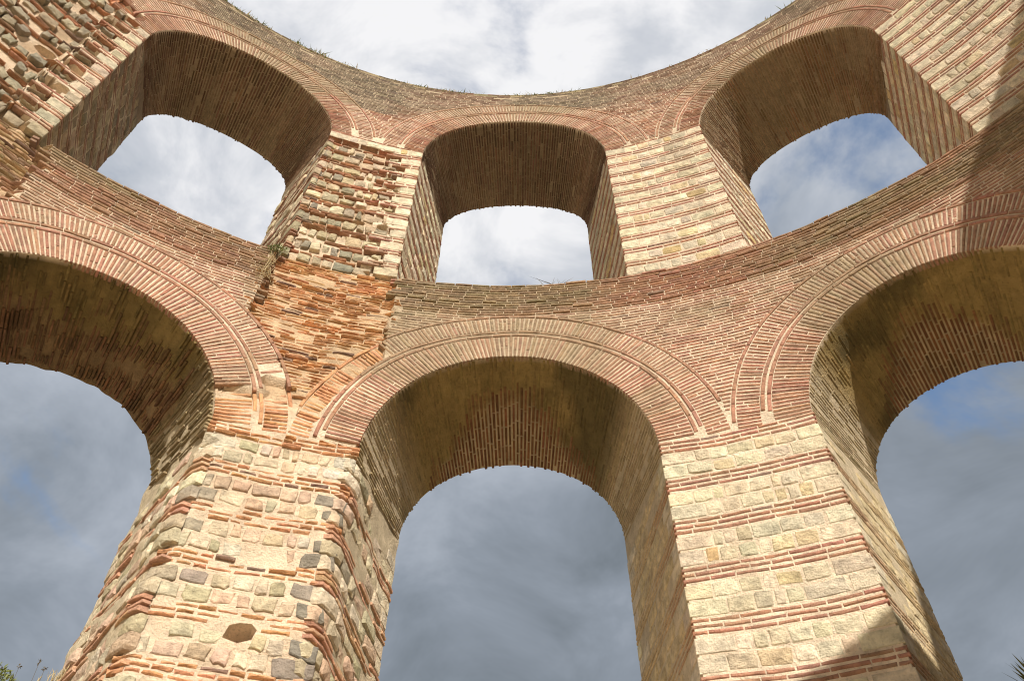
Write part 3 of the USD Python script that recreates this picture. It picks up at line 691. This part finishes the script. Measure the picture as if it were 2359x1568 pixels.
# grass along the wall top
parts_g, parts_d = [], []
for _ in range(9000):
    ph = rng.uniform(-.8, .8); dens = nz(np.array([[ph * 14, 0., 3.]]), 1.0, 33, 2)[0]
    wgt = sm(dens, .38, .6) * (.35 + .65 * (abs(ph + .05) < .2) + .6 * (ph < -.32)) 
    if rng.random() > wgt * .75: continue
    b = cyl(ph, R + rng.uniform(-.02, .35), ZTOP - rng.uniform(.0, .12)); L = rng.uniform(.025, .075) * (1.5 if ph < -.32 else 1)
    tip = b + np.array([rng.normal() * .8, -abs(rng.normal()) * .7, rng.uniform(.2, .8)]) * L
    (parts_g if rng.random() < .62 else parts_d).append(blade(b, tip, rng.uniform(.01, .02), rng.uniform(-.1, .2), 1))
g = thing('wall_top_grass', 'fringe of short green and straw grass along the top edge of the ruin', 'grass'); tag(g, kind='stuff')
put(str(g.GetPath()), 'green_blades', *joinm(parts_g), LEAF); put(str(g.GetPath()), 'straw_blades', *joinm(parts_d), DRY)
# weed rooted in the joint beside the eroded pier
c = cyl(-.366, R - .06, 12.50); w_ = thing('leafy_weed', 'small green weed rooted in the joint at the foot of the eroded upper pier', 'weed', loc=c)
put(str(w_.GetPath()), 'leaves', *leafy((0, -.02, .06), (.13, .06, .07), 110, .045), LEAF)
put(str(w_.GetPath()), 'stems', *joinm([tube([(0, .06, -.08), rng.normal(size=3) * .05 + [0, -.04, .05], rng.normal(size=3) * .1 + [0, -.05, .14]], .005) for _ in range(9)]), STEM)
c = cyl(-.372, R - .05, 12.05); w_ = thing('dry_weed', 'straggly dry brown weed hanging in the vertical seam below the green weed', 'weed', loc=c)
put(str(w_.GetPath()), 'stalks', *joinm([blade((rng.normal() * .05, .03, rng.uniform(-.2, .35)), (rng.normal() * .1, -.08, rng.uniform(-.35, .4)), .005, .2) for _ in range(60)]), DRY)
# thin grass on the sill of the middle upper opening
for i, (px_s, n_, lab) in enumerate([(.62, 16, 'thin grass stalks standing on the sill of the middle upper opening, right half'), (1.28, 9, 'few tall grass stalks on the middle upper sill, close to its right jamb')]):
    c = cyl(px_s / R, R + .08, ZSILL); w_ = thing('sill_grass', lab, 'grass', loc=c)
    put(str(w_.GetPath()), 'stalks', *joinm([blade((rng.normal() * .16, rng.uniform(-.03, .1), -.02), (rng.normal() * .2, rng.uniform(-.06, .1), rng.uniform(.06, .36)), .0045, rng.uniform(-.1, .1)) for _ in range(n_ * 2)]), STEM)
# bush and dry grass in the lower left opening
c = cyl(-.443, R + .45, 5.6); w_ = thing('green_bush', 'dense low green bush on the sill of the lower left opening', 'bush', loc=c)
put(str(w_.GetPath()), 'foliage', *leafy((-.36, 0, .27), (.6, .3, .3), 2600, .045), LEAF)
put(str(w_.GetPath()), 'stems', *joinm([tube([(rng.normal() * .1 - .25, 0, -.02), (rng.normal() * .25 - .3, rng.normal() * .1, .3)], .01) for _ in range(8)]), STEM)
for i, (ph, h_, lab) in enumerate([(-.405, .62, 'pale feathery grass stalk beside the left edge of the eroded pier'), (-.4165, .5, 'two thin dark seed stalks between the bush and the pale grass')]):
    c = cyl(ph, R + .40, 5.6); w_ = thing('grass_stalk', lab, 'grass', loc=c); pp = []
    if i == 0:
        for _ in range(9):
            x_ = rng.normal() * .05; top = np.array([x_ * 1.4, rng.normal() * .03, h_ * rng.uniform(.72, 1.0)]); pp.append(tube([(x_, 0, -.02), top * .6, top], .004))
            for q in range(9): a0 = top * (.78 + .025 * q); pp.append(blade(a0, a0 + np.array([rng.normal() * .02, rng.normal() * .015, .055]), .004, .1, 2))
        put(str(w_.GetPath()), 'stalks', *joinm(pp), DRY)
    else:
        hd = []
        for x_, hh in ((-.02, .62), (.05, .55), (-.17, .58), (-.30, .56)):
            top = np.array([x_ - .02, 0, hh]); pp.append(tube([(x_, 0, -.02), (x_, 0, hh * .5), top], .003))
            hd.append(leafy(top, (.012, .012, .014), 14, .02))
        put(str(w_.GetPath()), 'stalks', *joinm(pp), STEM); put(str(w_.GetPath()), 'seed_heads', *joinm(hd), STEM)
# spiky plant in the lower right opening
c = cyl(.462, R + .35, 5.6); w_ = thing('spiky_plant', 'spiky plant with stiff pointed leaves in the lower right corner opening', 'plant', loc=c); pp = []
for _ in range(46):
    a0 = rng.uniform(0, 2 * math.pi); e0 = rng.uniform(.45, 1.45); L = rng.uniform(.3, .52); d = np.array([math.cos(a0) * math.cos(e0), math.sin(a0) * math.cos(e0) * .6, math.sin(e0)])
    base = np.array([rng.normal() * .04, rng.normal() * .03, .05]); put(str(w_.GetPath()), 'leaf', *blade(base, base + d * L, .017, rng.uniform(-.08, .08), 4), SPIKE)
put(str(w_.GetPath()), 'stem', *tube([(0, 0, -.02), (0, 0, .12)], .05), STEM)
